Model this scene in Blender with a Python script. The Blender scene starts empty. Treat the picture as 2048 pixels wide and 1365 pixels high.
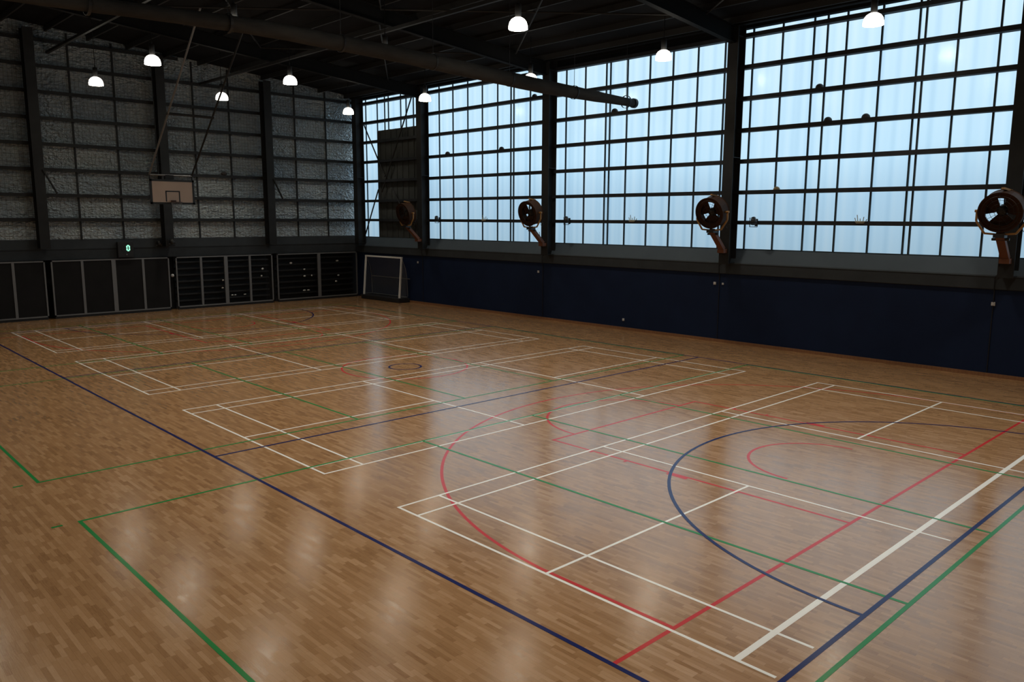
import bpy, bmesh, math, random
from mathutils import Vector, Matrix
random.seed(7)
C = bpy.context.scene.collection
PI = math.pi
XW, YB = 17.76, 31.27          # inner planes of the glazed wall (x) and the foil wall (y)
XL, YF = -9.0, -14.0           # the two walls behind the camera
TH = -0.0099                   # the court markings are turned a touch against the hall
def zroof(x): return 10.62 + 0.085*(XW-x)

# ------------------------------------------------------------------ materials
def mat(name, col=(.5,.5,.5), rough=.5, metal=0., spec=.5, coat=0., emit=None, estr=0.):
    m = bpy.data.materials.new(name); m.use_nodes = True
    b = m.node_tree.nodes['Principled BSDF']
    b.inputs['Base Color'].default_value = (*col, 1)
    b.inputs['Roughness'].default_value = rough
    b.inputs['Metallic'].default_value = metal
    b.inputs['Specular IOR Level'].default_value = spec
    b.inputs['Coat Weight'].default_value = coat
    if emit:
        b.inputs['Emission Color'].default_value = (*emit, 1)
        b.inputs['Emission Strength'].default_value = estr
    return m
class NT:
    def __init__(s, m): s.t = m.node_tree; s.n = s.t.nodes; s.l = s.t.links; s.b = s.n.get('Principled BSDF')
    def add(s, typ, **kw):
        n = s.n.new(typ)
        for k, v in kw.items(): setattr(n, k, v)
        return n
    def math(s, op, a, b=None):
        n = s.n.new('ShaderNodeMath'); n.operation = op
        for i, v in enumerate((a, b)):
            if v is None: continue
            if isinstance(v, (int, float)): n.inputs[i].default_value = v
            else: s.l.new(v, n.inputs[i])
        return n.outputs[0]
    def ramp(s, fac, stops):
        r = s.n.new('ShaderNodeValToRGB'); e = r.color_ramp.elements
        while len(e) < len(stops): e.new(.5)
        for el, (p, c) in zip(e, stops): el.position = p; el.color = (*c, 1)
        s.l.new(fac, r.inputs[0]); return r.outputs[0]
def noisy(m, scale, lo, hi, stretch=(1,1,1), bump=0., detail=4.):
    t = NT(m); tc = t.add('ShaderNodeTexCoord'); mp = t.add('ShaderNodeMapping')
    mp.inputs['Scale'].default_value = stretch
    nz = t.add('ShaderNodeTexNoise'); nz.inputs['Scale'].default_value = scale; nz.inputs['Detail'].default_value = detail
    t.l.new(tc.outputs['Object'], mp.inputs[0]); t.l.new(mp.outputs[0], nz.inputs['Vector'])
    t.l.new(t.ramp(nz.outputs['Fac'], [(.3, lo), (.7, hi)]), t.b.inputs['Base Color'])
    if bump:
        bp = t.add('ShaderNodeBump'); bp.inputs['Strength'].default_value = bump; bp.inputs['Distance'].default_value = .02
        t.l.new(nz.outputs['Fac'], bp.inputs['Height']); t.l.new(bp.outputs[0], t.b.inputs['Normal'])
    return m

def wood_floor():
    m = mat('hardwood', rough=.2, spec=1.0); t = NT(m)
    tc = t.add('ShaderNodeTexCoord'); mp = t.add('ShaderNodeMapping'); mp.inputs['Rotation'].default_value = (0, 0, -TH)
    t.l.new(tc.outputs['Object'], mp.inputs[0])
    sp = t.add('ShaderNodeSeparateXYZ'); t.l.new(mp.outputs[0], sp.inputs[0])
    rw = t.math('DIVIDE', sp.outputs['X'], .052); row = t.math('FLOOR', rw)
    wn = t.add('ShaderNodeTexWhiteNoise'); wn.noise_dimensions = '1D'; t.l.new(row, wn.inputs['W'])
    cl = t.math('ADD', t.math('DIVIDE', sp.outputs['Y'], .31), t.math('MULTIPLY', wn.outputs['Value'], 5.))
    cell = t.math('FLOOR', cl)
    cb = t.add('ShaderNodeCombineXYZ'); t.l.new(row, cb.inputs[0]); t.l.new(cell, cb.inputs[1])
    w2 = t.add('ShaderNodeTexWhiteNoise'); w2.noise_dimensions = '2D'; t.l.new(cb.outputs[0], w2.inputs['Vector'])
    grain = t.add('ShaderNodeTexNoise'); grain.inputs['Scale'].default_value = 6; grain.inputs['Detail'].default_value = 6
    gm = t.add('ShaderNodeMapping'); gm.inputs['Scale'].default_value = (14, 1.2, 1); t.l.new(mp.outputs[0], gm.inputs[0]); t.l.new(gm.outputs[0], grain.inputs['Vector'])
    big = t.add('ShaderNodeTexNoise'); big.inputs['Scale'].default_value = .35; big.inputs['Detail'].default_value = 3; t.l.new(mp.outputs[0], big.inputs['Vector'])
    v = t.math('ADD', t.math('MULTIPLY', w2.outputs['Value'], .62), t.math('MULTIPLY', grain.outputs['Fac'], .44))
    v = t.math('ADD', v, t.math('MULTIPLY', t.math('SUBTRACT', big.outputs['Fac'], .5), .35))
    col = t.ramp(v, [(.05, (.24, .118, .046)), (.30, (.35, .186, .080)), (.62, (.41, .222, .098)), (.98, (.50, .290, .140))])
    # hairline seams between the staves
    fr = t.math('FRACT', rw); e1 = t.math('LESS_THAN', fr, .035); fc = t.math('FRACT', cl); e2 = t.math('LESS_THAN', fc, .008)
    seam = t.math('MAXIMUM', e1, e2)
    mx = t.add('ShaderNodeMixRGB'); mx.blend_type = 'MULTIPLY'; t.l.new(t.math('MULTIPLY', seam, .45), mx.inputs[0]); t.l.new(col, mx.inputs[1]); mx.inputs[2].default_value = (.35, .25, .18, 1)
    t.l.new(mx.outputs[0], t.b.inputs['Base Color'])
    t.l.new(t.math('ADD', t.math('MULTIPLY', w2.outputs['Value'], .07), FLOOR_R), t.b.inputs['Roughness'])
    bp = t.add('ShaderNodeBump'); bp.inputs['Strength'].default_value = .06; bp.inputs['Distance'].default_value = .01
    t.l.new(grain.outputs['Fac'], bp.inputs['Height']); t.l.new(bp.outputs[0], t.b.inputs['Normal'])
    return m
FLOOR_R = .15

def foil():
    m = mat('reflective_foil', rough=.30, metal=.55); t = NT(m)
    tc = t.add('ShaderNodeTexCoord')
    def nz(sc, st, det=5.):
        mp = t.add('ShaderNodeMapping'); mp.inputs['Scale'].default_value = st
        n = t.add('ShaderNodeTexNoise'); n.inputs['Scale'].default_value = sc; n.inputs['Detail'].default_value = det; n.inputs['Distortion'].default_value = .6
        t.l.new(tc.outputs['Object'], mp.inputs[0]); t.l.new(mp.outputs[0], n.inputs['Vector']); return n.outputs['Fac']
    a = nz(2.0, (1, 1, 2.6)); b = nz(6.5, (1, 1, 2.2), 3.); d = nz(.6, (1, 1, 1))
    sp = t.add('ShaderNodeSeparateXYZ'); t.l.new(tc.outputs['Object'], sp.inputs[0])
    gx = t.math('LESS_THAN', t.math('FRACT', t.math('DIVIDE', sp.outputs['X'], .15)), .10)
    gz = t.math('LESS_THAN', t.math('FRACT', t.math('DIVIDE', sp.outputs['Z'], .15)), .10)
    grid = t.math('MAXIMUM', gx, gz)
    cbn = t.add('ShaderNodeCombineXYZ'); t.l.new(t.math('FLOOR', t.math('DIVIDE', t.math('ADD', sp.outputs['X'], 1.2), 1.70)), cbn.inputs[0]); t.l.new(t.math('FLOOR', t.math('DIVIDE', t.math('SUBTRACT', sp.outputs['Z'], .16), 1.02)), cbn.inputs[1])
    wnn = t.add('ShaderNodeTexWhiteNoise'); wnn.noise_dimensions = '2D'; t.l.new(cbn.outputs[0], wnn.inputs['Vector'])
    dd = t.math('ADD', d, t.math('MULTIPLY', t.math('SUBTRACT', wnn.outputs['Value'], .5), .35))
    col = t.ramp(dd, [(.30, FOIL_LO), (.70, FOIL_HI)])
    mx = t.add('ShaderNodeMixRGB'); mx.blend_type = 'MULTIPLY'; t.l.new(t.math('MULTIPLY', grid, .5), mx.inputs[0]); t.l.new(col, mx.inputs[1]); mx.inputs[2].default_value = (.25, .27, .28, 1)
    t.l.new(mx.outputs[0], t.b.inputs['Base Color'])
    h = t.math('ADD', t.math('MULTIPLY', a, 1.), t.math('MULTIPLY', b, 1.1))
    vo = t.add('ShaderNodeTexVoronoi'); vo.inputs['Scale'].default_value = 5.5; vm = t.add('ShaderNodeMapping'); vm.inputs['Scale'].default_value = (1, 1, 1.9)
    wrp = t.add('ShaderNodeTexNoise'); wrp.inputs['Scale'].default_value = 3.; wa = t.add('ShaderNodeVectorMath'); wa.operation = 'MULTIPLY_ADD'; wa.inputs[1].default_value = (.5, .5, .5)
    t.l.new(tc.outputs['Object'], wrp.inputs['Vector']); t.l.new(wrp.outputs['Color'], wa.inputs[0]); t.l.new(tc.outputs['Object'], wa.inputs[2])
    t.l.new(wa.outputs[0], vm.inputs[0]); t.l.new(vm.outputs[0], vo.inputs['Vector'])
    h = t.math('ADD', h, t.math('MULTIPLY', vo.outputs['Distance'], .55))
    h = t.math('SUBTRACT', h, t.math('MULTIPLY', grid, .4))
    bp = t.add('ShaderNodeBump'); bp.inputs['Strength'].default_value = 1.; bp.inputs['Distance'].default_value = .30
    t.l.new(h, bp.inputs['Height']); t.l.new(bp.outputs[0], t.b.inputs['Normal'])
    return m
FOIL_LO, FOIL_HI = (.66, .78, .88), (.88, .97, 1.0)

def polycarb():
    m = bpy.data.materials.new('polycarbonate'); m.use_nodes = True; t = NT(m)
    t.n.remove(t.b); out = t.n['Material Output']
    tc = t.add('ShaderNodeTexCoord'); sp = t.add('ShaderNodeSeparateXYZ'); t.l.new(tc.outputs['Object'], sp.inputs[0])
    w = t.add('ShaderNodeTexNoise'); w.noise_dimensions = '1D'; w.inputs['Scale'].default_value = .9; w.inputs['Detail'].default_value = 1
    t.l.new(sp.outputs['Y'], w.inputs['W'])
    rib = t.math('MULTIPLY', t.math('SINE', t.math('MULTIPLY', sp.outputs['Y'], 2*PI/.505)), .11)
    rib2 = t.math('MULTIPLY', t.math('SINE', t.math('MULTIPLY', sp.outputs['Y'], 2*PI/.253+.8)), .05)
    v = t.math('ADD', t.math('ADD', rib, rib2), t.math('ADD', t.math('MULTIPLY', w.outputs['Fac'], .5), .25))
    col = t.ramp(v, [(.2, (.84, .90, .94)), (.5, (.93, .965, .985)), (.8, (.985, .99, .99))])
    tr = t.add('ShaderNodeBsdfTransparent'); t.l.new(col, tr.inputs[0])
    gl = t.add('ShaderNodeBsdfGlossy'); gl.inputs['Roughness'].default_value = .16; gl.inputs['Color'].default_value = (.9, .95, 1, 1)
    mx = t.add('ShaderNodeMixShader'); mx.inputs[0].default_value = .02
    t.l.new(tr.outputs[0], mx.inputs[1]); t.l.new(gl.outputs[0], mx.inputs[2]); t.l.new(mx.outputs[0], out.inputs[0])
    return m

M = dict(
 wood=wood_floor(), foil=foil(), pane=polycarb(),
 paint_white=mat('white_line_paint', (.90, .88, .83), .24, spec=.3),
 paint_blue=mat('navy_line_paint', (.006, .012, .10), .22, spec=.25),
 paint_red=mat('red_line_paint', (.56, .035, .035), .22, spec=.25),
 paint_green=mat('green_line_paint', (.02, .23, .055), .22, spec=.25),
 blue_wall=noisy(mat('navy_wall_paint', rough=.7, spec=.2), 1.3, (.006, .0145, .046), (.0075, .018, .055)),
 band=noisy(mat('grey_render', rough=.85, spec=.2), 2.0, (.036, .041, .046), (.044, .050, .056)),
 sill=noisy(mat('grey_sill_metal', rough=.6, spec=.3), 1.0, (.070, .092, .115), (.082, .108, .132)),
 skirt=noisy(mat('timber_skirting', rough=.5), 3.0, (.22, .10, .045), (.30, .14, .06), (1, 6, 1)),
 steel=noisy(mat('dark_painted_steel', rough=.6, spec=.3), 2.5, (.014, .0145, .016), (.020, .021, .022)),
 girt=noisy(mat('galvanised_girt', rough=.55, spec=.4, metal=.3), 2.5, (.020, .023, .028), (.030, .033, .040)),
 mull=mat('mullion_metal', (.03, .05, .065), .5, .3),
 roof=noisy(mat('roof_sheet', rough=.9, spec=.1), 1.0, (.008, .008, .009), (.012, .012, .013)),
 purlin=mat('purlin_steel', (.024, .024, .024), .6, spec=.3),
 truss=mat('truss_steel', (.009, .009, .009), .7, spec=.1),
 corr=noisy(mat('grey_corrugated_panel', rough=.6, spec=.3), 1.2, (.042, .046, .045), (.062, .066, .064)),
 dark=noisy(mat('dark_backing', rough=.8, spec=.2), 1.2, (.012, .012, .013), (.018, .017, .017)),
 plinth=mat('dark_plinth', (.012, .012, .014), .7),
 frame=mat('grey_frame_metal', (.20, .20, .205), .5, .3),
 infill=noisy(mat('dark_infill_board', rough=.75, spec=.25), 1.5, (.009, .0085, .009), (.013, .012, .0125)),
 net=None, white_metal=mat('white_post_paint', (.92, .92, .90), .4),
 bench=mat('dark_bench_plastic', (.010, .010, .011), .5), glint=mat('pale_glint', (.75, .75, .72), .25, .3),
 canvas=noisy(mat('rolled_curtain_canvas', rough=.9, spec=.1), 5, (.035, .034, .033), (.052, .050, .048), (.3, 1, 1), bump=.4),
 bb=noisy(mat('backboard_face', rough=.5), 1.4, (.50, .37, .29), (.56, .42, .33)),
 black=mat('black_paint', (.012, .012, .012), .5),
 ring=mat('hoop_paint', (.06, .02, .012), .5),
 fan_shell=mat('brown_drum_paint', (.045, .018, .007), .6, spec=.15), fan_dark=mat('fan_drum_black', (.012, .010, .009), .5),
 yellow=mat('yellow_bracket_paint', (.36, .18, .05), .5, .1), rust=mat('orange_post_paint', (.15, .048, .018), .6),
 lampglow=mat('lamp_dome_glow', (.9, .9, .88), .4, emit=(1, .93, .80), estr=9.),
 lampcore=mat('lamp_core_glow', (.9, .9, .88), .4, emit=(1, .90, .68), estr=26.),
 housing=mat('lamp_housing', (.03, .03, .03), .5, .5),
 white_plastic=mat('white_plastic', (.6, .6, .6), .4), pale=mat('pale_fitting_plastic', (.42, .43, .36), .5),
 ball_dark=mat('dark_ball_skin', (.03, .025, .025), .6), ball_tan=mat('tan_ball_skin', (.30, .20, .08), .6),
 led=mat('green_digit', (.02, .2, .12), .4, emit=(.36, 1., .68), estr=1.2), led_off=mat('unlit_digit', (.02, .024, .022), .4),
 cable=mat('black_cable', (.012, .012, .014), .6),
)
def net_mat():
    m = bpy.data.materials.new('knotted_net'); m.use_nodes = True; t = NT(m)
    t.b.inputs['Base Color'].default_value = (.35, .36, .36, 1); t.b.inputs['Roughness'].default_value = .8
    out = t.n['Material Output']; tr = t.add('ShaderNodeBsdfTransparent'); mx = t.add('ShaderNodeMixShader')
    mx.inputs[0].default_value = .13
    t.l.new(tr.outputs[0], mx.inputs[1]); t.l.new(t.b.outputs[0], mx.inputs[2]); t.l.new(mx.outputs[0], out.inputs[0])
    return m
M['net'] = net_mat()

# ------------------------------------------------------------------ mesh helpers
class MB:
    def __init__(s): s.bm = bmesh.new()
    def box(s, a, b, rot=None):
        a, b = Vector(a), Vector(b); c = (a+b)/2; d = b-a
        mx = Matrix.Translation(c)
        if rot is not None: mx = mx @ rot
        bmesh.ops.create_cube(s.bm, size=1, matrix=mx @ Matrix.Diagonal((*d, 1))); return s
    def bar(s, p, q, w, h=None, up=(0, 0, 1)):
        p, q = Vector(p), Vector(q); h = h or w; d = q-p; L = d.length; z = d.normalized()
        u = Vector(up)
        if abs(z.dot(u)) > .98: u = Vector((1, 0, 0))
        x = u.cross(z).normalized(); y = z.cross(x)
        R = Matrix((x, y, z)).transposed().to_4x4()
        bmesh.ops.create_cube(s.bm, size=1, matrix=Matrix.Translation((p+q)/2) @ R @ Matrix.Diagonal((w, h, L, 1))); return s
    def rod(s, p, q, r, r2=None, n=12, caps=True):
        p, q = Vector(p), Vector(q); d = q-p
        R = d.to_track_quat('Z', 'Y').to_matrix().to_4x4()
        bmesh.ops.create_cone(s.bm, cap_ends=caps, segments=n, radius1=r, radius2=r if r2 is None else r2, depth=d.length, matrix=Matrix.Translation((p+q)/2) @ R); return s
    def ball(s, c, r, n=16, sc=(1, 1, 1)):
        bmesh.ops.create_uvsphere(s.bm, u_segments=n, v_segments=n//2, radius=r, matrix=Matrix.Translation(c) @ Matrix.Diagonal((*sc, 1))); return s
    def lathe(s, prof, n=24, mx=None):
        mx = mx or Matrix(); rings = []
        for (r, z) in prof:
            rings.append([s.bm.verts.new(mx @ Vector((r*math.cos(2*PI*k/n), r*math.sin(2*PI*k/n), z))) for k in range(n)] if r > 1e-5 else [s.bm.verts.new(mx @ Vector((0, 0, z)))])
        for a, b in zip(rings, rings[1:]):
            for k in range(n):
                k2 = (k+1) % n
                if len(a) == 1: s.bm.faces.new((a[0], b[k], b[k2]))
                elif len(b) == 1: s.bm.faces.new((a[k], b[0], a[k2]))
                else: s.bm.faces.new((a[k], a[k2], b[k2], b[k]))
        return s
    def tube(s, pts, r, n=8, closed=False):
        pts = [Vector(p) for p in pts]; m = len(pts); rings = []
        for i, p in enumerate(pts):
            a = pts[(i-1) % m] if (closed or i) else p; b = pts[(i+1) % m] if (closed or i < m-1) else p
            z = (b-a).normalized(); u = Vector((0, 0, 1)) if abs(z.z) < .95 else Vector((1, 0, 0))
            x = u.cross(z).normalized(); y = z.cross(x)
            rr = r[i] if isinstance(r, (list, tuple)) else r
            rings.append([s.bm.verts.new(p + rr*(math.cos(2*PI*k/n)*x + math.sin(2*PI*k/n)*y)) for k in range(n)])
        prs = list(zip(rings, rings[1:])) + ([(rings[-1], rings[0])] if closed else [])
        for a, b in prs:
            for k in range(n): s.bm.faces.new((a[k], a[(k+1) % n], b[(k+1) % n], b[k]))
        if not closed: s.bm.faces.new(rings[0][::-1]); s.bm.faces.new(rings[-1])
        return s
    def quad(s, *p): s.bm.faces.new([s.bm.verts.new(Vector(q)) for q in p]); return s
    def prism(s, prof, lo, hi, axis):     # profile of 2-D points extruded along axis 'x' or 'y'
        f = (lambda u, v, w: Vector((w, u, v))) if axis == 'x' else (lambda u, v, w: Vector((u, w, v)))
        A = [s.bm.verts.new(f(u, v, lo)) for u, v in prof]; B = [s.bm.verts.new(f(u, v, hi)) for u, v in prof]
        n = len(prof); s.bm.faces.new(A); s.bm.faces.new(B[::-1])
        for k in range(n): s.bm.faces.new((A[k], B[k], B[(k+1) % n], A[(k+1) % n]))
        return s
    def build(s, name, m, parent=None, smooth=False, bevel=0.):
        bmesh.ops.recalc_face_normals(s.bm, faces=s.bm.faces)
        me = bpy.data.meshes.new(name); s.bm.to_mesh(me); s.bm.free(); me.materials.append(m)
        if smooth:
            for p in me.polygons: p.use_smooth = True
        o = bpy.data.objects.new(name, me); C.objects.link(o)
        if parent is not None:
            o.parent = parent
            o.matrix_parent_inverse = Matrix()
            o.location = Vector((0, 0, 0))
            if parent.get('_world'):       # mesh was written in world coordinates
                o.matrix_parent_inverse = parent.matrix_basis.inverted() if parent.parent is None else Matrix()
        if bevel:
            b = o.modifiers.new('b', 'BEVEL'); b.width = bevel; b.segments = 2; b.limit_method = 'ANGLE'
        return o
def tag(o, label=None, cat=None, group=None, kind=None):
    for k, v in (('label', label), ('category', cat), ('group', group), ('kind', kind)):
        if v: o[k] = v
    return o
def empty(name, loc=(0, 0, 0), rz=0, world=False):
    o = bpy.data.objects.new(name, None); C.objects.link(o); o.location = loc; o.rotation_euler = (0, 0, rz)
    o.empty_display_size = .2
    if world: o['_world'] = 1; o.matrix_basis = Matrix.Translation(loc)
    return o
def interp(T, x):
    for (a, p), (b, q) in zip(T, T[1:]):
        if a <= x <= b: return p+(q-p)*(x-a)/(b-a)
    return T[-1][1]
def kids(o): return [c for c in list(C.objects) if c.parent == o]
def copy_tree(o, parent=None):
    c = o.copy(); C.objects.link(c)
    if parent is not None: c.parent = parent; c.matrix_parent_inverse = o.matrix_parent_inverse.copy()
    for ch in kids(o): copy_tree(ch, c)
    return c

# ------------------------------------------------------------------ shell
fl = MB().box((XL, YF, -.12), (XW+.2, YB+.6, 0)).build('floor', M['wood']); tag(fl, 'glossy brown hardwood sports floor with painted court lines', 'floor', kind='structure')
fl['_world'] = 1
def cw(x, y): c, s = math.cos(TH), math.sin(TH); return (c*x - s*y, s*x + c*y)
class Lines:
    def __init__(s, z, w): s.m = MB(); s.z = z; s.w = w
    def ln(s, a, b, w=None, ext=0.):
        w = w or s.w; a, b = Vector(a), Vector(b); d = (b-a).normalized(); n = Vector((-d.y, d.x))*w/2; a = a-d*ext; b = b+d*ext
        q = [a+n, b+n, b-n, a-n]
        s.z += 1e-5
        top = [Vector((*cw(p.x, p.y), s.z)) for p in q]; bot = [Vector((p.x, p.y, .0002)) for p in top]
        s.m.quad(*top)
        for i in range(4): s.m.quad(top[i], top[(i+1) % 4], bot[(i+1) % 4], bot[i])
        return s
    def poly(s, pts, w=None):
        for a, b in zip(pts, pts[1:]): s.ln(a, b, w, ext=(w or s.w)/2)
        return s
    def arc(s, c, r, a0, a1, n=64):
        s.z += 1e-5; w = s.w; P = []
        for k in range(n+1):
            a = math.radians(a0+(a1-a0)*k/n); P.append((Vector((c[0]+(r-w/2)*math.cos(a), c[1]+(r-w/2)*math.sin(a))), Vector((c[0]+(r+w/2)*math.cos(a), c[1]+(r+w/2)*math.sin(a)))))
        for (a, b), (d, e) in zip(P, P[1:]): s.m.quad(*[Vector((*cw(p.x, p.y), s.z)) for p in (a, b, e, d)])
        return s
    def done(s, name, m, label): o = s.m.build(name, m, fl); o['label'] = label; return o
# badminton, white
LX, S1, S2, LS1, LS2 = 13.45, 4.70, 8.79, .76, 12.69
names = ['white badminton court lines nearest the foil wall', 'white badminton court lines, second from the foil wall',
         'white badminton court lines, third from the foil wall', 'white badminton court lines nearest the camera']
for nm, y0 in zip(names, (21.78, 13.62, 5.40, -2.83)):
    L = Lines(.0016, .042); last = y0 < 0
    y1 = y0+6.1; bot = y0
    L.ln((0, y1), (LX, y1), ext=.02)
    if not last: L.ln((0, y0), (LX, y0), ext=.02)
    L.ln((0, y0+.46), (LX, y0+.46), .075 if last else None); L.ln((0, y1-.46), (LX, y1-.46))
    for x in (0, LS1, LX-.76, LX): L.ln((x, y0+(.04 if last else 0)), (x, y1))
    for x in (S1, S2): L.ln((x, y0+(.04 if last else 0)), (x, y1))
    L.ln((0, y0+3.05), (S1, y0+3.05)); L.ln((S2, y0+3.05), (LX, y0+3.05))
    L.done('badminton_court_lines', M['paint_white'], nm)
# netball, navy
L = Lines(.0030, .055); xa, xb, ya, yb = -.95, 14.45, -2.86, 27.76
L.poly([(xa, ya), (xb, ya), (xb, yb), (xa, yb), (xa, ya)])
L.ln((xa, 7.6), (xb, 7.6)); L.ln((xa, 17.3), (xb, 17.3))
L.arc((6.75, ya), 4.96, 0, 180, 96); L.arc((6.75, yb), 4.96, 180, 360, 96)
L.arc((6.75, 12.45), .46, 0, 360, 40)
L.done('netball_court_lines', M['paint_blue'], 'navy blue court lines with goal semicircles')
# basketball, red
L = Lines(.0009, .052)
for s in (1, -1):
    f = (lambda x, y: (x, y)) if s == 1 else (lambda x, y: (x, 24.9-y))
    yb0 = -1.6
    L.ln(f(-.92, yb0), f(14.42, yb0))
    L.ln(f(.06, yb0), f(.06, .42)); L.ln(f(13.44, yb0), f(13.44, .42))
    a = math.degrees(math.asin(.45/6.72))
    if s == 1: L.arc((6.75, -.03), 6.70, 3.6, 176.4, 96)
    else: L.arc((6.75, 24.93), 6.70, 183.6, 356.4, 96)
    L.poly([f(4.33, yb0), f(4.33, 4.22), f(9.18, 4.22), f(9.18, yb0)])
    L.arc((6.75, f(0, 4.22)[1]), 1.8, 0 if s == 1 else 180, 180 if s == 1 else 360, 48)
    L.arc((6.75, f(0, -.03)[1]), 1.25, 0 if s == 1 else 180, 180 if s == 1 else 360, 40)
    for x0, dx in ((4.33, -1), (9.18, 1)):
        L.m.quad(*[Vector((*cw(*f(px, py)), .0009)) for px, py in ((x0, 1.1), (x0+dx*.11, 1.1), (x0+dx*.11, 1.5), (x0, 1.5))])
        for yy in (.2, 2.4, 3.2): L.ln(f(x0, yy), f(x0+dx*.1, yy))
L.arc((6.75, 12.45), 1.8, 0, 360, 64)
L.done('basketball_court_lines', M['paint_red'], 'red court lines with the wide three point arc')
# volleyball, green
L = Lines(.0023, .052)
for y0 in (-3.10, 8.15, 19.4):
    y1 = y0+8.98
    L.poly([(-3.62, y0), (14.40, y0), (14.40, y1), (-3.62, y1), (-3.62, y0)])
    for x in (2.42, 5.40, 8.42): L.ln((x, y0), (x, y1))
    L.ln((-3.98, y1), (-3.84, y1)); L.ln((-3.98, y0), (-3.84, y0))
L.done('volleyball_court_lines', M['paint_green'], 'green court lines with centre and attack lines')

# glazed wall
wr = empty('wall_right', world=True); tag(wr, 'long wall under the glazing, navy below a grey band', 'wall', kind='structure')
MB().box((XW, YF, 0), (XW+.3, YB+.3, 2.42)).build('lower_wall', M['blue_wall'], wr)['label'] = 'navy painted lower wall'
MB().prism([(XW-.02, 2.40), (XW-.06, 2.42), (XW-.06, 2.76), (XW+.3, 2.76), (XW+.3, 2.40)], YF, YB+.3, 'y').build('concrete_band', M['band'], wr)['label'] = 'grey band above the navy paint'
MB().prism([(XW-.075, 2.76), (XW-.075, 2.80), (XW+.10, 3.24), (XW+.3, 3.24), (XW+.3, 2.76)], YF, YB+.3, 'y').build('sloping_sill', M['sill'], wr)['label'] = 'paler sloping sill under the glazing'
MB().box((XW+.05, YF, 10.45), (XW+.3, YB+.3, 11.3)).build('eaves_wall', M['roof'], wr)
tag(MB().box((XW-.035, YF, 0), (XW, YB-.1, .10)).build('baseboard_right', M['skirt']), 'orange timber skirting along the navy wall', 'baseboard', kind='structure')
wf = MB().box((XL-.3, YF-.3, 0), (XW+.3, YF, 12.5)).build('wall_front', M['dark']); tag(wf, 'dark wall behind the camera', 'wall', kind='structure')
wl = MB().box((XL-.3, YF, 0), (XL, YB+.3, 13)).build('wall_left', M['dark']); tag(wl, 'dark wall on the left side of the hall', 'wall', kind='structure')

# windows: five bays of polycarbonate with girts and mullions
GZ = [4.16, 5.16, 6.18, 7.19, 8.21, 9.21, 10.2]
bays = [('window_1', 25.35, 31.1, [30.33, 29.28, 28.62, 28.29, 27.24, 26.79, 26.2], 10.46),
        ('window_2', 16.95, 25.05, [24.19, 23.18, 22.13, 21.14, 20.14, 19.30, 19.12, 18.13], 10.46),
        ('window_3', 8.55, 16.64, [16.1, 15.1, 14.05, 13.85, 13.04, 12.02, 11.02, 10.0, 8.95], 10.15),
        ('window_4', .15, 8.25, [7.93, 6.91, 5.88, 5.46, 4.86, 3.83, 2.81, 2.64, 1.78, .76], 10.46),
        ('window_5', -8.25, -.15, [-1.2, -2.2, -3.2, -4.2, -5.2, -6.2, -7.2], 10.46),
        ('window_6', YF, -8.55, [-9.6, -10.6, -11.6, -12.6], 10.46)]
WL = ['narrow glazed bay in the far corner, half covered by a grey panel', 'glazed bay crossed by the rolled curtain, right of the corner bay',
      'glazed bay behind the end of the rolled curtain', 'largest glazed bay in view, at the right', 'glazed bay at the right edge of the photo', 'last glazed bay beyond the right edge']
for i, (nm, y0, y1, mu, zt) in enumerate(bays):
    w = empty(nm, world=True); tag(w, WL[i], 'window', kind='structure')
    MB().box((XW+.20, y0-.14, 3.20), (XW+.215, y1+.14, 10.5)).build('pane', M['pane'], w)
    for z in GZ:
        zt2 = z
        g = MB(); g.prism([(XW-.10, z-.07), (XW+.14, z-.07), (XW+.14, z+.06), (XW+.13, z+.06), (XW+.13, z-.055), (XW-.085, z-.055), (XW-.085, z+.06), (XW-.10, z+.06)], y0-.1, y1+.1, 'y')
        g.build('girt', M['girt'], w)
    for y in mu:
        y += .17*(y+6)/24.4
        MB().box((XW+.145, y-.026, 3.2), (XW+.195, y+.026, 10.5)).build('mullion', M['mull'], w)
    MB().box((XW+.12, y0-.1, 3.2), (XW+.2, y1+.1, 3.275)).build('bottom_rail', M['mull'], w)
    if i == 2: MB().box((XW+.08, y0-.1, 10.15), (XW+.2, y1+.1, 10.5)).build('top_panel', M['roof'], w)
w1 = [o for o in C.objects if o.name == 'window_1'][0]
# opaque corrugated panel in the corner bay
cp = MB(); n = 34; ya_, yb_ = 25.4, 29.50
for k in range(n):
    a = ya_+(yb_-ya_)*k/n; b = ya_+(yb_-ya_)*(k+1)/n; d = .03 if k % 4 == 0 else 0
    cp.box((XW+.143-d, a, 3.22), (XW+.19, b, 8.76))
cp.build('covering_panel', M['corr'], w1)['label'] = 'dark grey corrugated panel covering part of the glazing'
def xr(p, q):
    MB().rod((XW-.08, *p), (XW-.08, *q), .035).build('bracing_rod', M['steel'], w1)
xr((26.1, 10.35), (28.9, 5.6)); xr((30.4, 9.1), (28.6, 6.4)); xr((29.2, 5.75), (30.5, 3.4)); xr((26.0, 3.3), (28.0, 5.8))
# small bolts under the girts, far right
for (y, z) in ((.95, 9.12), (.85, 8.12), (.75, 7.1)):
    pass

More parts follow.
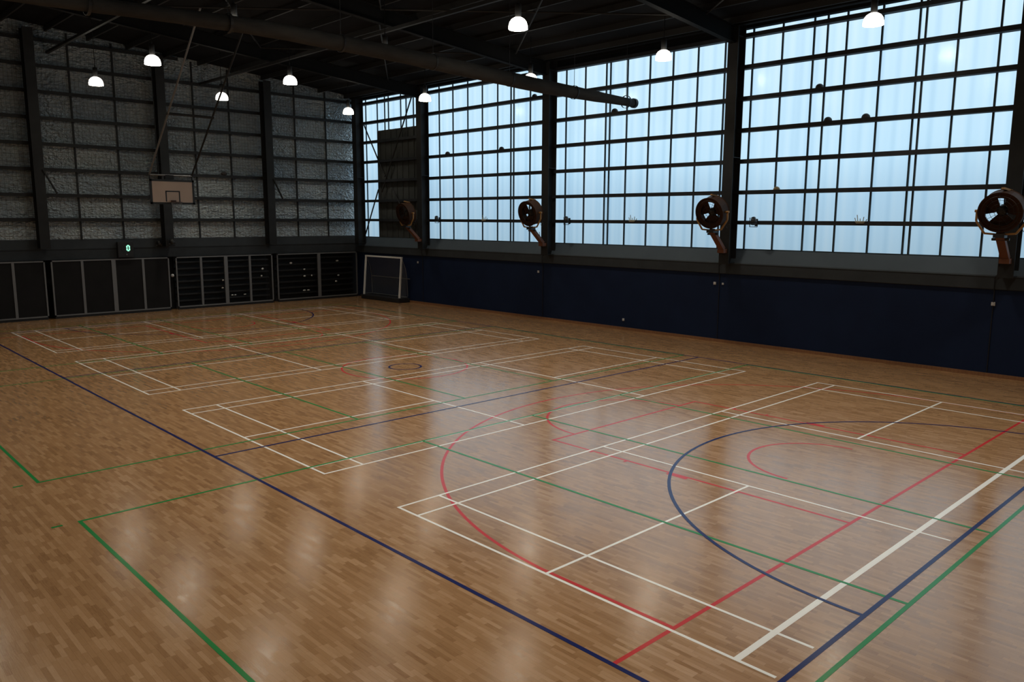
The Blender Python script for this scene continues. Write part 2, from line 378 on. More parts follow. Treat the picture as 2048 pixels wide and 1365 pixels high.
# foil wall
wb = empty('wall_back', world=True); tag(wb, 'far end wall lined with silvery foil insulation', 'wall', kind='structure')
fo = MB(); fo.prism([(XL, 3.25), (XW+.05, 3.25), (XW+.05, zroof(XW)), (XL, zroof(XL))], YB, YB+.3, 'y')
fo.build('foil_insulation', M['foil'], wb)['label'] = 'crinkled silver foil insulation behind wire mesh'
MB().box((XL, YB+.42, 0), (XW+.05, YB+.6, 2.47)).box((XL, YB, 2.47), (XW+.05, YB+.6, 2.86)).build('lower_wall', M['dark'], wb)['label'] = 'black recessed lower wall'
MB().prism([(YB-.03, 2.47), (YB-.05, 2.90), (YB+.3, 2.90), (YB+.3, 2.47)], XL, XW+.06, 'x').build('concrete_band', M['band'], wb)['label'] = 'dark grey band above the framed screens'
MB().prism([(YB-.07, 2.90), (YB-.07, 2.94), (YB-.01, 3.32), (YB+.3, 3.32), (YB+.3, 2.90)], XL, XW+.06, 'x').build('sloping_sill', M['band'], wb)
for z in (4.16, 5.16, 6.20, 7.22, 8.25, 9.28, 10.3, 11.3):
    x1 = XW if z < 10.4 else 10
    x1 = min(XW-.06, XW-(z+.12-10.62)/.085) if z > 10.4 else XW-.06
    g = MB(); g.box((XL, YB-.16, z-.045), (x1, YB-.002, z+.045)); g.box((XL, YB-.165, z-.09), (x1, YB-.15, z+.05))
    g.build('girt', M['steel'], wb)
for x in (-4.5, -2.9, -1.2, .5, 3.86, 5.58, 8.97, 10.67, 14.1, 15.86):
    MB().box((x-.035, YB-.05, 3.3), (x+.035, YB-.001, zroof(x)-.1)).build('bridging_strip', M['steel'], wb)
    
# roof
ce = empty('ceiling', world=True); tag(ce, 'dark sloping metal roof with purlins', 'ceiling', kind='structure')
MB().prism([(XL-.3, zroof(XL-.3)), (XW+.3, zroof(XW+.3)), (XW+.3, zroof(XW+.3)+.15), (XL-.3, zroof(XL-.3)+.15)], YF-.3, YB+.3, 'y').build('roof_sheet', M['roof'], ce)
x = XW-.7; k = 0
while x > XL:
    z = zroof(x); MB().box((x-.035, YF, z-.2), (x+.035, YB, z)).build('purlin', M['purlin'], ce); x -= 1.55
MB().box((XW-.5, YF, 10.46), (XW-.3, YB-.2, 10.62)).build('eaves_beam', M['truss'], ce)
YC = (25.2, 16.8, 8.4, 0., -8.4)
# roof trusses
def rafter(yc, label):
    t = empty('roof_rafter', (XW-.4, yc, 10.3), world=True); tag(t, label, 'roof rafter', 'rafters spanning the roof')
    x0, x1 = XL+.05, XW-.48; zt = lambda x: zroof(x)-.22; zb = lambda x: zroof(x)-.72
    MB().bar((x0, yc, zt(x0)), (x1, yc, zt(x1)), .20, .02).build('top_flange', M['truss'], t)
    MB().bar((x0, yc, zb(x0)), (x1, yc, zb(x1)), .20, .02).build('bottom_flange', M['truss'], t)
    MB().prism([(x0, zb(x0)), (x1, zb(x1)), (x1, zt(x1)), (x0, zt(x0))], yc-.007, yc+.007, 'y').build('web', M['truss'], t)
for y, l in zip(YC, ('solid dark roof rafter nearest the foil wall', 'solid dark roof rafter above the second wall fan from the corner', 'solid dark roof rafter running to the column left of the largest glazed bay',
                     'solid dark roof rafter over the rightmost wall fan', 'solid dark roof rafter behind the camera')): rafter(y, l)
# roof bracing rods (diagonals in plan) and lower strut lines
br = MB()
for ya_, yb_ in zip(YC[1:], YC): 
    for xs in (15.5, 9.3, 3.1, -3.1):
        za, zb = zroof(xs)-.3, zroof(xs-6.2)-.3
        br.rod((xs, ya_+.1, za), (xs-6.2, yb_-.1, zb), .028, n=6); br.rod((xs-6.2, ya_+.1, zb), (xs, yb_-.1, za), .028, n=6)
br.build('cross_bracing', M['purlin'], ce)
for xs in (9.3, 3.1, -3.1):
    z = zroof(xs)-1.02
    MB().box((xs-.05, YF, z-.05), (xs+.05, YB-.05, z+.05)).build('tie_beam', M['purlin'], ce)

# columns
def column(x, y, ztop, label, rz, group, zb=2.76):
    c = empty('steel_column', (x, y, zb), rz); tag(c, label, 'column', group); h = ztop-zb
    MB().box((-.235, -.19, 0), (-.215, .19, h)).build('inner_flange', M['steel'], c)
    MB().box((-.215, -.008, 0), (.215, .008, h)).build('web', M['steel'], c)
    MB().box((.215, -.19, 0), (.235, .19, h)).build('outer_flange', M['steel'], c)
    b = MB()
    for z in (.02, h*.45, h-.45): b.box((-.215, -.185, z), (.215, .185, z+.02))
    b.build('stiffener', M['steel'], c)
    return c
CL = ['dark steel column left of the second glazed bay, behind the far fan', 'dark steel column between second and third glazed bays, beside a round fan',
      'dark steel column left of the largest glazed bay', 'dark steel column at the right edge behind the nearest fan', 'dark steel column beyond the right edge']
for y, l in zip(YC, CL): column(XW-.235, y, zroof(XW)-.02, l, 0, 'columns along the glazed wall', 2.76)
column(XW-.25, YB-.52, zroof(XW)-.02, 'dark steel column in the far corner of the hall', 0, 'columns along the glazed wall', 2.9)
bc = [(2.33, 'dark steel column at the left end of the foil wall'), (7.34, 'dark steel column on the foil wall behind the basketball backboard'),
      (12.38, 'dark steel column on the foil wall, right of the basketball backboard'), (-2.7, 'dark steel column on the foil wall left of the frame')]
for x, l in bc:
    c = column(x, YB-.37, zroof(x)-.3, l, -PI/2, 'columns along the foil wall', 2.95)
    c.rotation_euler = (0, 0, PI/2)
    MB().bar((-.26, -.12, 3.2), (-.26, -.58, 2.25), .08, .05).build('knee_brace', M['steel'], c)

# ------------------------------------------------------------------ framed screens along the foil wall
YS = YB-.10
def screen(xs, thick, label, solid):
    f = empty('framed_screen', ((xs[0]+xs[-1])/2, YS, 0), world=True); tag(f, label, 'screen', 'grey framed screens along the far wall')
    z0, z1 = .10, 2.45; w = .055
    fr = MB()
    fr.box((xs[0], YS-.03, z0), (xs[-1], YS+.03, z0+w)); fr.box((xs[0], YS-.03, z1-w), (xs[-1], YS+.03, z1))
    fr.box((xs[0], YS-.03, z0), (xs[0]+w, YS+.03, z1)); fr.box((xs[-1]-w, YS-.03, z0), (xs[-1], YS+.03, z1))
    fr.build('outer_frame', M['frame'], f)
    for j, x in enumerate(xs[1:-1]):
        ww = .085 if (j in thick) else .05
        MB().box((x-ww, YS-.032, z0), (x+ww, YS+.028, z1)).build('upright', M['frame'], f)
    if solid:
        for a, b in zip(xs, xs[1:]): MB().box((a+.03, YS+.0, z0+.03), (b-.03, YS+.02, z1-.03)).build('infill_board', M['infill'], f)
    MB().box((xs[0]+.02, YS-.01, 0), (xs[-1]-.02, YS+.05, z0)).build('plinth', M['plinth'], f)
    return f
screen([-2.3, -1.15, .02, 1.2, 2.36], (1,), 'grey framed screen with black panels at the far left', True)
screen([2.58, 3.77, 5.03, 6.27, 7.42], (1,), 'grey framed screen with black panels under the shot clock', True)
screen([7.72, 8.90, 10.11, 11.33, 12.53], (1,), 'grey framed open screen with glinting bleachers, left of the last screen', False)
screen([12.78, 15.17, 17.52], (0,), 'grey framed open screen beside the white goal', False)
# folded bleachers seen through the two open screens
def bleacher(x0, x1, label, glints):
    b = empty('folded_bleacher', ((x0+x1)/2, YB, 0), world=True); tag(b, label, 'bleacher', 'folded bleachers behind the open screens')
    MB().box((x0, YB+.34, 0), (x1, YB+.40, 2.42)).build('rear_panel', M['plinth'], b)
    for k in range(7):
        z = .45+.3*k
        MB().box((x0+.02, YB+.10, z-.10), (x1-.02, YB+.34, z-.02)).build('tier', M['bench'], b)
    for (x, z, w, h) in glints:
        MB().ball((x, YB+.09, z), 1, 12, (w/2, .02, h/2)).build('glint_cap', M['glint'], b, smooth=True)  # each pale blob stands for a glint, its brightness put into the colour
bleacher(7.8, 12.45, 'folded dark bleacher behind the third framed screen from the left',
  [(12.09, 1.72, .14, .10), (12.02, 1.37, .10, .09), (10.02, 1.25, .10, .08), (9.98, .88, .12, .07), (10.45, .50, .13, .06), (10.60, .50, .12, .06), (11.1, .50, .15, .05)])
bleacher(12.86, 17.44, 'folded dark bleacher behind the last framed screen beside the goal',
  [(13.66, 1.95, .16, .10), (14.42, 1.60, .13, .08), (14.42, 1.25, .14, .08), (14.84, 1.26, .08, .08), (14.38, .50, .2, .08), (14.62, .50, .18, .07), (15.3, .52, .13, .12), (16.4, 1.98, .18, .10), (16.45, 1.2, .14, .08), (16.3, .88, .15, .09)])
s = MB().ball((7.57, YB-.045, 1.6), .075, 16).build('round_switch', M['white_plastic'], smooth=True); tag(s, 'small round white fitting between the second and third framed screens', 'wall fitting')

# shot clock
sc = empty('shot_clock', (5.53, YB-.02, 2.5)); tag(sc, 'black box shot clock showing a green 0 on the far wall', 'shot clock')
MB().box((-.33, -.26, 0), (.33, -.06, .68)).build('case', M['black'], sc, bevel=.02)
MB().box((-.05, -.08, .2), (.05, .0, .5)).build('wall_bracket', M['black'], sc)
def seg(x, z, w, h, on, t=.055):
    on_ = {'a': (x, z+h, 0), 'd': (x, z, 0), 'g': (x, z+h/2, 0)}
    out = MB()
    for k in on:
        if k in on_: out.box((x-w/2+t*.3, -.272, on_[k][1]-t/2), (x+w/2-t*.3, -.258, on_[k][1]+t/2))
        else:
            sx = x+(w/2 if k in 'bc' else -w/2); zz = z+(h*.5 if k in 'bf' else 0)
            out.box((sx-t/2, -.272, zz+.01), (sx+t/2, -.258, zz+h/2-.01))
    return out
seg(.10, .30, .10, .22, 'abcdef').build('lit_digit', M['led'], sc)['label'] = 'glowing green digit 0'
seg(-.10, .30, .10, .22, 'abcdefg').build('unlit_digit', M['led_off'], sc)
MB().rod((.02, -.30, .13), (.02, -.25, .13), .03).build('horn', M['frame'], sc)

# fixtures on the back wall column base
def spotlight(loc, rz, label, group=None):
    t = empty('wall_spotlight', loc, rz); tag(t, label, 'spotlight', group)   # local -x points into the hall
    MB().box((-.03, -.05, -.12), (0, .05, .12)).build('mounting_plate', M['black'], t)
    MB().rod((-.02, 0, 0), (-.16, 0, .04), .02).build('arm', M['black'], t)
    MB().lathe([(0, -.10), (.07, -.10), (.09, .0), (.11, .12), (.10, .125), (0, .10)], 20, Matrix.Translation((-.20, .0, .07)) @ Matrix.Rotation(math.radians(-160), 4, 'Y') @ Matrix.Rotation(.3, 4, 'X')).build('lamp_head', M['black'], t, smooth=True)
    MB().tube([(-.185, .14, .16), (-.185, .14, -.14), (-.185, -.13, -.14), (-.185, -.13, .0)], .016, 6).build('yoke', M['black'], t)
    MB().rod((-.18, -.14, -.04), (-.18, .14, -.04), .012).build('crossbar', M['frame'], t)
    return t
WX = XW-.10
for (y, z, l) in ((24.1, 4.19, 'small black spotlight on the lowest girt at left of the second glazed bay'),
                  (15.75, 4.17, 'small black spotlight on the lowest girt, right of the middle fan column'),
                  (7.45, 4.16, 'small black spotlight on the lowest girt of the largest glazed bay')):
    spotlight((WX, y, z), 0, l, 'spotlights on the lowest girt')
cs = spotlight((7.34, YB-.62, 3.12), PI/2, 'dark spotlight cluster at the foot of the column behind the backboard')
cs2 = spotlight((7.05, YB-.22, 3.10), PI/2, 'second dark spotlight just left of that column foot'); cs2.location = (6.98, YB-.05, 3.05)
def pale_fitting(y, label):
    t = empty('pale_light_fitting', (WX+.06, y, 4.15)); tag(t, label, 'light fitting', 'pale fittings on the lowest girt')
    MB().lathe([(0, 0), (.13, .0), (.17, .06), (.165, .075), (0, .05)], 20).build('dish', M['pale'], t, smooth=True)
    p = MB()
    for a, h in ((-.13, .13), (-.06, .20), (.02, .15), (.09, .26), (.14, .17)): p.bar((0, a, .04), (0, a*1.35, h), .018)
    p.build('prong', M['pale'], t)
pale_fitting(12.6, 'pale spiky fitting on the lowest girt of the third glazed bay')
pale_fitting(20.95, 'small pale fitting on the lowest girt of the second glazed bay')
pale_fitting(4.05, 'flat pale fitting on the lowest girt of the largest glazed bay')
def ball(y, gi, r, m, label):
    o = MB().ball((0, 0, 0), r, 20).build('stuck_ball', m, smooth=True); o.location = (XW+.03, y-.03, GZ[gi]-.054+r); tag(o, label, 'ball', 'balls stuck on the girts')
ball(5.66, 4, .125, M['ball_dark'], 'dark ball stuck on a girt, highest of those in the largest glazed bay')
ball(5.33, 3, .125, M['ball_dark'], 'dark ball, left one of the pair on one girt of the largest bay')
ball(4.18, 3, .125, M['ball_dark'], 'dark ball, right one of the pair on one girt of the largest bay')
ball(6.90, 1, .11, M['ball_tan'], 'tan ball on the second lowest girt of the largest glazed bay')
ball(23.66, 3, .12, M['ball_dark'], 'dark ball on a middle girt, left side of the second glazed bay')
ball(19.95, 3, .12, M['ball_dark'], 'dark ball on a middle girt, right side of the second glazed bay')
ball(13.68, 4, .13, M['ball_dark'], 'dark ball on the girt just under the rolled curtain end')
ball(17.95, 5, .12, M['ball_dark'], 'dark ball on an upper girt beside the column, under the rolled curtain')
# a bird like dark object on the foil wall girt
o = MB().ball((0, 0, 0), .11, 16, (1.4, .8, .8)).build('dark_lump', M['ball_dark'], smooth=True); o.location = (10.25, YB-.10, 6.32); tag(o, 'small dark lump resting on a girt of the foil wall right of the backboard', 'lump')

# wall switches and cables
def switch(y, z, label, r=.05):
    t = empty('wall_outlet', (XW, y, z)); tag(t, label, 'wall outlet', 'white outlets on the navy wall')
    MB().box((-.03, -r, -r), (0, r, r)).build('cover_plate', M['white_plastic'], t, bevel=.01)
    MB().rod((-.045, 0, -.01), (-.03, 0, -.01), r*.45).build('socket_cap', M['white_plastic'], t)
for y, z, l in ((26.0, 2.07, 'small white outlet on the navy wall under the farthest fan'), (17.57, 2.02, 'small white outlet under the second fan from the corner'),
                (12.95, .39, 'small white outlet low on the navy wall near the floor'), (8.98, 2.05, 'brighter white outlet, left of the pair under the third fan'),
                (.33, 2.01, 'small white outlet on the navy wall under the nearest fan')): switch(y, z, l)
switch(8.66, 2.05, 'dimmer small outlet, right of the pair under the third fan', .035)

# fans on the columns
def fan():
    r = empty('drum_fan'); R = .50
    tilt = Matrix.Translation((-.82, 0, 1.28)) @ Matrix.Rotation(math.radians(-90-14), 4, 'Y')   # fan axis points into the hall, slightly down
    d = MB(); d.lathe([(R-.02, -.20), (R+.015, -.20), (R, -.17), (R, .17), (R+.015, .20), (R-.02, .20), (R-.02, -.20)], 40, tilt); dr = d.build('drum', M['fan_shell'], r, smooth=False)
    MB().lathe([(.36, .12), (.49, .16), (.49, .175), (.355, .135), (.36, .12)], 40, tilt).build('orifice_ring', M['fan_shell'], dr)
    g = MB()
    for rr in (.12, .22, .32, .42):
        g.tube([tilt @ Vector((rr*math.cos(a*PI/16), rr*math.sin(a*PI/16), .21)) for a in range(32)], .005, 5, True)
    for a in range(12): g.bar(tilt @ Vector((.08*math.cos(a*PI/6), .08*math.sin(a*PI/6), .21)), tilt @ Vector((R*math.cos(a*PI/6), R*math.sin(a*PI/6), .20)), .007)
    g.build('front_grille', M['fan_dark'], dr)
    b = MB()
    for k in range(3):
        a0 = k*2*PI/3+1.05; q = []
        for (rr, da, z) in ((.05, -.85, .04), (.30, -.82, .06), (.46, -.80, .07), (.48, -.3, .03), (.49, .2, .0), (.46, .76, -.07), (.30, .78, -.06), (.05, .85, -.04)):
            q.append(tilt @ Vector((rr*math.cos(a0+da), rr*math.sin(a0+da), z)))
        q2 = [p + (tilt.to_3x3() @ Vector((0, 0, .012))) for p in q]
        b.quad(*q); b.quad(*q2)
        for i in range(8): b.quad(q[i], q[(i+1) % 8], q2[(i+1) % 8], q2[i])
    b.build('fan_blades', M['fan_shell'], r)['label'] = 'brown fan blades'
    MB().lathe([(0, -.24), (.13, -.24), (.14, -.02), (.10, .08), (0, .09)], 24, tilt).build('motor', M['fan_dark'], r, smooth=True)
    s = MB()
    for a in (0, PI/2, PI, 3*PI/2): s.bar(tilt @ Vector((.1*math.cos(a), .1*math.sin(a), -.19)), tilt @ Vector((.49*math.cos(a), .49*math.sin(a), -.19)), .03)
    s.build('motor_strut', M['fan_dark'], r)
    # yellow U shaped yoke pivoting at the sides
    yk = MB(); cx, cz = -.82, 1.28
    pts = [(cx, -.57, cz), (cx, -.57, cz-.26), (cx, -.36, cz-.57), (cx, 0, cz-.60), (cx, .36, cz-.57), (cx, .57, cz-.26), (cx, .57, cz)]
    for p, q in zip(pts, pts[1:]): yk.bar(p, q, .05, .035, up=(1, 0, 0))
    yk.build('yoke', M['yellow'], r)['label'] = 'ochre yellow yoke'
    for sy in (-1, 1): MB().rod((cx, sy*.49, cz), (cx, sy*.62, cz), .035).build('pivot_knob', M['yellow'], r)
    MB().bar((cx+.15, -.12, cz+.50), (cx-.12, .0, cz+.56), .09, .05).build('top_clip', M['yellow'], r)
    MB().bar((cx, 0, cz-.59), (-.12, 0, .05), .12, .20, up=(0, 1, 0)).build('support_arm', M['rust'], r)['label'] = 'rust orange support arm'
    MB().box((cx-.10, -.13, cz-.68), (cx+.16, .13, cz-.58)).rod((cx+.1, -.2, cz-.72), (cx+.1, .2, cz-.72), .035).build('swivel_head', M['fan_dark'], r)
    MB().box((-.22, -.12, -.08), (0, .12, .05)).build('base_bracket', M['rust'], r)
    MB().tube([(-.2, .1, .5), (-.08, .16, .2), (-.02, .17, -.1), (.16, .19, -.5)], .013, 6).build('power_cable', M['cable'], r)
    MB().tube([tilt @ Vector((-.47+.08*math.cos(a*PI/8), 0, .0)) + Vector((0, -.02+.08*math.sin(a*PI/8)-.52, 0)) for a in range(16)], .008, 5, True).build('pull_ring', M['fan_dark'], r)
    return r
f0 = fan()
FL = [(25.2, -.0, 'brown drum fan on yellow bracket in front of the grey corner panel, farthest of four'), (16.8, .0, 'brown drum fan on the column left of the third glazed bay'),
      (8.4, .0, 'brown drum fan on the column left of the largest glazed bay'), (0., .0, 'large brown drum fan cut by the right edge, nearest of four')]
for i, (y, rz, l) in enumerate(FL):
    f = f0 if i == 0 else copy_tree(f0)
    f.location = (XW-.472, y, 3.22); f.rotation_euler = (0, 0, rz); tag(f, l, 'fan', 'drum fans on the wall columns')
# cable drops from each fan down the wall
for y, l in ((25.6, 'thin black cable down the wall under the farthest fan'), (17.3, 'thin black cable down the wall under the second fan from the corner'), (8.8, 'thin black cable down the wall under the third fan from the corner'), (.33, 'thin black cable down the wall under the nearest fan')):
    c = MB().tube([(XW-.09, y-.2, 2.95), (XW-.09, y, 2.75), (XW-.075, y, 2.42), (XW-.02, y, 2.36), (XW-.012, y, .12)], .012, 6).build('wall_cable', M['cable']); tag(c, l, 'cable', 'cables under the wall fans')

# ------------------------------------------------------------------ lamps
def lamp():
    r = empty('high_bay_lamp')
    MB().lathe([(.255, -.15), (.253, -.06), (.228, .03), (.175, .10), (.11, .14), (.09, .145), (.0, .145)], 32).build('dome_shade', M['lampglow'], r, smooth=True)['label'] = 'glowing white dome shade'
    MB().lathe([(0, -.148), (.24, -.15), (.24, -.135), (0, -.13)], 32).build('lens', M['lampcore'], r)['label'] = 'bright flat lens'
    MB().lathe([(0, .50), (.07, .50), (.085, .47), (.085, .17), (.06, .14), (0, .14)], 20).build('ballast_housing', M['housing'], r, smooth=True)
    MB().rod((0, 0, .49), (0, 0, .60), .02).build('hook', M['housing'], r)
    return r
L0 = lamp(); LZ = 9.4
LP = [(193,162),(305,120),(445,192),(580,160),(695,221),(845,194),(1058,155),(1040,46),(1323,109),(1738,38)]
lamps = [
 (3.80, 27.72, 'lit white high bay lamp, leftmost of all, low before the foil wall'), (3.80, 21.9, 'lit white high bay lamp above the left foil wall column'),
 (8.86, 27.93, 'lit white high bay lamp just above the backboard support frame'), (8.92, 22.14, 'lit white high bay lamp between backboard frame and corner, under the dark roof'),
 (15.25, 28.08, 'lit white high bay lamp nearest the far corner of the hall'), (15.17, 21.95, 'lit white high bay lamp in front of the column left of the second glazed bay'),
 (15.0, 15.4, 'lit white high bay lamp partly behind the rolled curtain'), (8.88, 9.82, 'lit white high bay lamp, largest, against the dark roof at top centre'),
 (15.02, 9.5, 'lit white high bay lamp in front of the third glazed bay'), (15.08, 3.0, 'lit white high bay lamp in front of the largest glazed bay'),
 (3.8, 15.8, 'high bay lamp left of the rolled curtain, above the frame'), (3.8, 9.7, 'high bay lamp outside the frame, above the left of the court'), (8.88, 15.9, 'high bay lamp hidden above the rolled curtain'),
 (8.88, 3.4, 'high bay lamp outside the frame, above the nearest court'), (3.8, 3.4, 'high bay lamp outside the frame, near the camera'), (15.08, -3.2, 'high bay lamp beyond the right edge'),
 (8.88, -3.2, 'high bay lamp behind the camera on the right'), (-2.6, 21.9, 'high bay lamp left of the frame, near the foil wall'), (-2.6, 15.8, 'high bay lamp left of the frame, half way down the hall'), (-2.6, 9.7, 'high bay lamp left of the frame, closest one'), (-2.6, 3.4, 'added unseen high bay lamp at lower left, brightening the near floor'), (3.8, -3.2, 'added unseen high bay lamp closest to the camera, brightening the near floor'), (-2.6, -3.2, 'added unseen high bay lamp behind the camera on the left'),  # lower-left, closest and behind-left lamps are added unseen to brighten the near floor
 (-2.6, 27.8, 'high bay lamp left of the frame, in front of the foil wall')]
for i, (x, y, l) in enumerate(lamps):
    o = L0 if i == 0 else copy_tree(L0)
    o.location = (x, y, LZ + (.16 if (x, y) == (3.8, 15.8) else .12 if (x, y) == (8.88, 15.9) else 0)); tag(o, l, 'lamp', 'high bay lamps hanging from the roof')
    rod = MB().rod((0, 0, .58), (0, 0, zroof(x)-o.location.z), .012).build('hanging_rod', M['housing'], o)
    k = interp([(-20, 1.5), (3, 1.5), (9.7, 1.35), (15.5, 1.0), (22, .62), (28, .42), (40, .42)], y)*(.42 if x > 12 else 1.)
    ld = bpy.data.lights.new('lamp_light', 'SPOT'); ld.energy = 270*k; ld.spot_size = math.radians(118); ld.spot_blend = .8; ld.color = (1, .93, .82); ld.shadow_soft_size = .30
    lo = bpy.data.objects.new('lamp_light', ld); C.objects.link(lo); lo.parent = o; lo.location = (0, 0, -.42)

# ------------------------------------------------------------------ rolled divider curtain
dc = empty('rolled_divider_curtain', (6, 12.35, 8.5), world=True); tag(dc, 'long grey rolled divider curtain hanging across the hall under the roof', 'divider curtain')
ZC = [(-6, 8.40), (-1.2, 8.56), (.25, 8.63), (2.24, 8.70), (3.2, 8.72), (6.7, 8.67), (9.3, 8.58), (12.4, 8.47), (14.8, 8.44), (17.6, 8.42)]
RC = [(-6, .13), (.25, .16), (3.2, .19), (9.3, .22), (12.4, .22), (14.8, .19), (16.6, .145), (17.6, .145)]
def zc(x): return interp(ZC, x)
pts, rr = [], []
n = 44
for k in range(n+1):
    x = -6+(17.25+6)*k/n; pts.append((x, 12.35, zc(x))); rr.append(interp(RC, x)+.004*math.sin(k*2.7))
MB().tube(pts, rr, 16).build('rolled_canvas', M['canvas'], dc, smooth=True)
MB().rod((17.2, 12.35, zc(17.2)), (17.32, 12.35, zc(17.3)), .17, n=20).build('end_cap', M['black'], dc)
MB().rod((17.3, 12.35, zc(17.3)+.1), (17.5, 12.35, zc(17.3)+.09), .02).build('end_pin', M['frame'], dc)
MB().rod((-6, 12.35, zc(-6)+.15), (0, 12.35, zc(0)+.17), .02).build('winding_pipe', M['truss'], dc)
for x in (-4, -1, 2, 5, 8, 11, 14, 16.8):
    MB().rod((x, 12.35, zc(x)+.18), (x, 12.35, zroof(x)), .008, n=6).build('lifting_strap', M['cable'], dc)
    MB().lathe([(.215, -.03), (.225, -.03), (.225, .03), (.215, .03), (.215, -.03)], 20, Matrix.Translation((x, 12.35, zc(x))) @ Matrix.Rotation(PI/2, 4, 'Y')).build('binding_strap', M['cable'], dc)

# ------------------------------------------------------------------ basketball backboard hung from the roof
YBk = 28.0; BX = 6.56
hb = empty('basketball_backboard', (BX, YBk, 5.2), world=True); tag(hb, 'cream basketball backboard with black border hung from the roof on two long bars', 'basketball backboard')
x0, x1, z0, z1 = BX-.90, BX+.90, 4.80, 5.80
tl = .0
MB().box((x0, YBk, z0), (x1, YBk+.04, z1)).build('board', M['bb'], hb)
b = MB(); t = .075; yy = YBk-.006
b.box((x0-.01, yy, z0-.01), (x1+.01, yy+.055, z0+t)); b.box((x0-.01, yy, z1-t), (x1+.01, yy+.055, z1+.01)); b.box((x0-.01, yy, z0), (x0+t, yy+.055, z1)); b.box((x1-t, yy, z0), (x1+.01, yy+.055, z1))
b.build('border', M['black'], hb)
b = MB(); a0, a1, c0, c1 = BX-.30, BX+.30, z0+.10, z0+.55; yy = YBk-.003
b.box((a0, yy, c0), (a0+.05, yy+.01, c1)); b.box((a1-.05, yy, c0), (a1, yy+.01, c1)); b.box((a0, yy, c1-.05), (a1, yy+.01, c1))
b.build('target_square', M['black'], hb)
MB().box((BX-.09, YBk-.10, z0+.06), (BX+.09, YBk, z0+.16)).build('hoop_mount', M['ring'], hb)
MB().tube([(BX+.225*math.cos(a*PI/16), YBk-.36+.225*math.sin(a*PI/16), z0+.08) for a in range(32)], .011, 8, True).build('hoop', M['ring'], hb)
nt = MB()
for k in range(12):
    a = k*PI/6; b1 = (k+1)*PI/6; cc = (BX, YBk-.36)
    P = lambda r, a, z: (cc[0]+r*math.cos(a), cc[1]+r*math.sin(a), z0+.08-z)
    nt.rod(P(.22, a, 0), P(.17, b1, .2), .004, n=4); nt.rod(P(.22, b1, 0), P(.17, a, .2), .004, n=4); nt.rod(P(.17, a, .2), P(.13, b1, .4), .004, n=4); nt.rod(P(.17, b1, .2), P(.13, a, .4), .004, n=4)
nt.build('net', M['frame'], hb)
def tb(x, y): return x, y
sb = M['steel']; lb = mat('light_grey_bar', (.17, .17, .17), .5, .3)
yt, zt_ = 22.9, 10.9
def yz(z): k = (z-z1-.19)/(8.2-z1-.19); return YBk+.09+(25.75-YBk-.09)*k
for s_, m_ in ((x0+.03, lb), (x1-.03, sb)):
    MB().rod((s_, YBk+.09, z1+.19), (s_, yz(zroof(s_)-.2), zroof(s_)-.2), .036).build('support_bar', m_, hb)
for s_ in (x0+.03, x1-.03): MB().rod((s_, YBk+.07, z0+.3), (s_, YBk+.09, z1+.2), .028).build('board_upright', sb, hb)
MB().rod((x0-.03, yz(8.2)+.02, 8.2), (x1+.03, yz(8.2)+.02, 8.2), .05).build('upper_crossbar', sb, hb)
MB().rod((x0+.03, YBk+.07, z1+.18), (x1-.03, YBk+.07, z1+.18), .03).build('lower_crossbar', lb, hb)
MB().box((x0+.05, YBk+.04, z0+.45), (x1-.05, YBk+.09, z0+.52)).build('rear_rail', sb, hb)
MB().box((BX-.25, YBk+.04, z1+.02), (BX+.1, YBk+.2, z1+.2)).build('hinge_box', sb, hb)
MB().rod((x0+.4, YBk+.07, z1+.18), (x0+.4, YBk+.2, zroof(x0)-.3), .012).build('winch_cable', sb, hb)

# ------------------------------------------------------------------ goal in the corner
g = empty('indoor_goal', (17.3, 29.2, 0), world=True); tag(g, 'white framed indoor goal with grey net in the far corner against the navy wall', 'goal')
gx = 17.15; ga, gb = 26.80, 29.98; G0 = .23; LEAN = .18
def post(p, q, nm='post', m=None, w=.08): MB().bar(p, q, w).build(nm, m or M['white_metal'], g, bevel=.006)
post((gx, ga, G0), (gx+LEAN, ga, 2.27)); post((gx, gb, G0), (gx+LEAN, gb, 2.27)); post((gx+LEAN, ga-.05, 2.27), (gx+LEAN, gb+.05, 2.27), 'crossbar')
pf = MB().box((gx-.12, ga-.12, 0), (XW-.04, gb+.12, .22)).build('low_platform', M['plinth'], bevel=.02); tag(pf, 'low black platform under the white goal in the corner', 'platform')
gr = M['frame']
for y in (ga, gb):
    MB().tube([(gx+.05, y, G0+.03), (gx+.50, y, G0+.03), (gx+.53, y, G0+.08), (gx+.50, y, 1.2), (gx+.42, y, 1.7), (gx+.2, y, 2.24)], .018, 8).build('side_stay', gr, g)
MB().rod((gx+.50, ga, G0+.03), (gx+.50, gb, G0+.03), .02).build('rear_bottom_bar', gr, g)
MB().rod((gx+.50, ga-.25, 1.2), (gx+.50, gb, 1.2), .022).build('rear_middle_bar', gr, g)
nb = MB(); N = 30
def nx(z): return gx+interp([(0, .46), (1.2, .45), (1.7, .38), (2.3, .2)], z)
rows = [G0+.03, .7, 1.2, 1.7, 2.24]
for k in range(N):
    ya_, yb_ = ga+(gb-ga)*k/N, ga+(gb-ga)*(k+1)/N; da, db = .03*math.sin(k*1.3), .03*math.sin((k+1)*1.3)
    for za, zb in zip(rows, rows[1:]): nb.quad((nx(za)+da, ya_, za), (nx(za)+db, yb_, za), (nx(zb)+db*.3, yb_, zb), (nx(zb)+da*.3, ya_, zb))
for y in (ga, gb):
    for za, zb in zip(rows, rows[1:]): nb.quad((gx+.06, y, za), (nx(za), y, za), (nx(zb), y, zb), (gx+.06+.06*zb, y, zb))
nb.build('goal_net', M['net'], g)['label'] = 'sagging grey net'

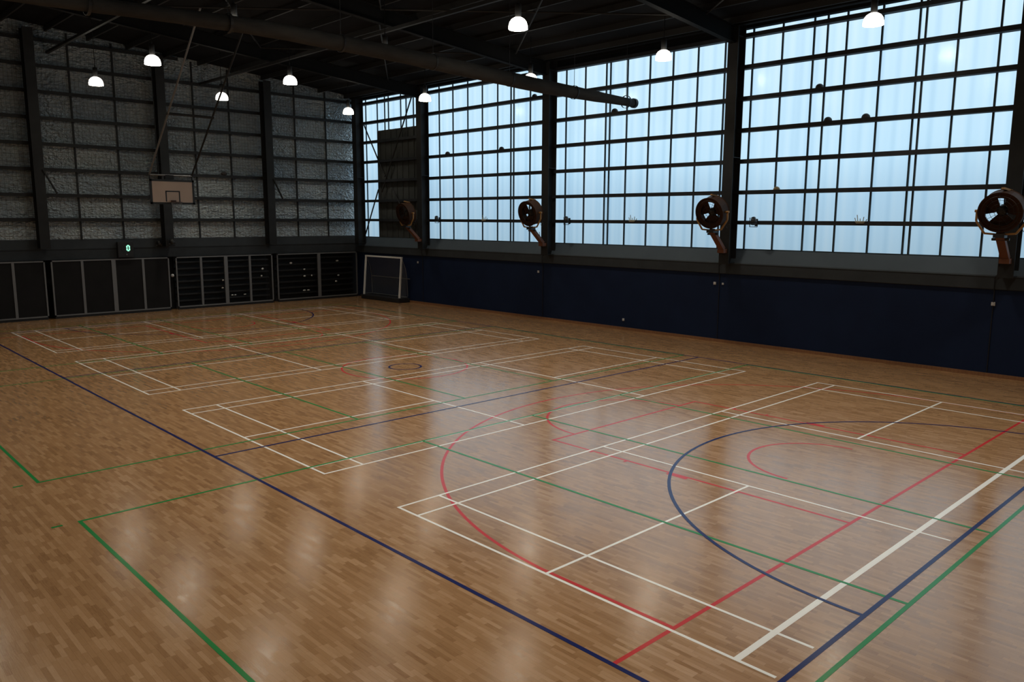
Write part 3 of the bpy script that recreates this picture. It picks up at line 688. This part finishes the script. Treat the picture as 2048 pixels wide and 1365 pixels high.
# ------------------------------------------------------------------ daylight outside
w = bpy.data.worlds.new('overcast_sky'); bpy.context.scene.world = w; w.use_nodes = True
nt_ = w.node_tree; bg = nt_.nodes['Background']; T = NT.__new__(NT); T.t = nt_; T.n = nt_.nodes; T.l = nt_.links; T.b = None
tc = T.add('ShaderNodeTexCoord'); sp = T.add('ShaderNodeSeparateXYZ'); T.l.new(tc.outputs['Generated'], sp.inputs[0])
nz = T.add('ShaderNodeTexNoise'); nz.inputs['Scale'].default_value = 2.2; nz.inputs['Detail'].default_value = 2; T.l.new(tc.outputs['Generated'], nz.inputs['Vector'])
h = T.math('ADD', sp.outputs['Z'], T.math('MULTIPLY', T.math('SUBTRACT', nz.outputs['Fac'], .5), .12))
col = T.ramp(T.math('ADD', T.math('MULTIPLY', h, 1.), .5), [(.30, (.25, .33, .38)), (.46, (.36, .50, .60)), (.525, (.44, .62, .76)), (.57, (.58, .80, .95)), (1., (.85, 1.02, 1.12))])
T.l.new(col, bg.inputs[0]); bg.inputs[1].default_value = 1.12
for nm, y0, y1, mu, zt in bays:
    ld = bpy.data.lights.new('window_portal', 'AREA'); ld.shape = 'RECTANGLE'; ld.size = y1-y0; ld.size_y = 7.2; ld.cycles.is_portal = True
    o = bpy.data.objects.new('window_portal', ld); C.objects.link(o); o.location = (XW+.26, (y0+y1)/2, 6.86); o.rotation_euler = (PI/2, 0, PI/2)

# ------------------------------------------------------------------ camera
f, yaw, pit, rol = 1583.6334, .8021, .1534, .0039
cy, sy = math.cos(yaw), math.sin(yaw); cp_, sp_ = math.cos(pit), math.sin(pit)
F = Vector((cy*cp_, sy*cp_, -sp_)); R = Vector((sy, -cy, 0)); U = R.cross(F)
R2 = math.cos(rol)*R + math.sin(rol)*U; U2 = -math.sin(rol)*R + math.cos(rol)*U
cd = bpy.data.cameras.new('camera'); cam = bpy.data.objects.new('camera', cd); C.objects.link(cam)
mw = Matrix((R2, U2, -F)).transposed().to_4x4(); mw.translation = Vector((-6.5958, -5.9971, 4.2564)); cam.matrix_world = mw
cd.sensor_fit = 'HORIZONTAL'; cd.sensor_width = 36; cd.lens = 36*f/2048; cd.clip_end = 300
sc_ = bpy.context.scene; sc_.camera = cam
for o in C.objects:
    if '_world' in o: del o['_world']
v = sc_.view_settings; sc_.display_settings.display_device = 'sRGB'; v.view_transform = 'Standard'; v.look = 'None'; v.exposure = 0.; v.gamma = 1; v.use_curve_mapping = False
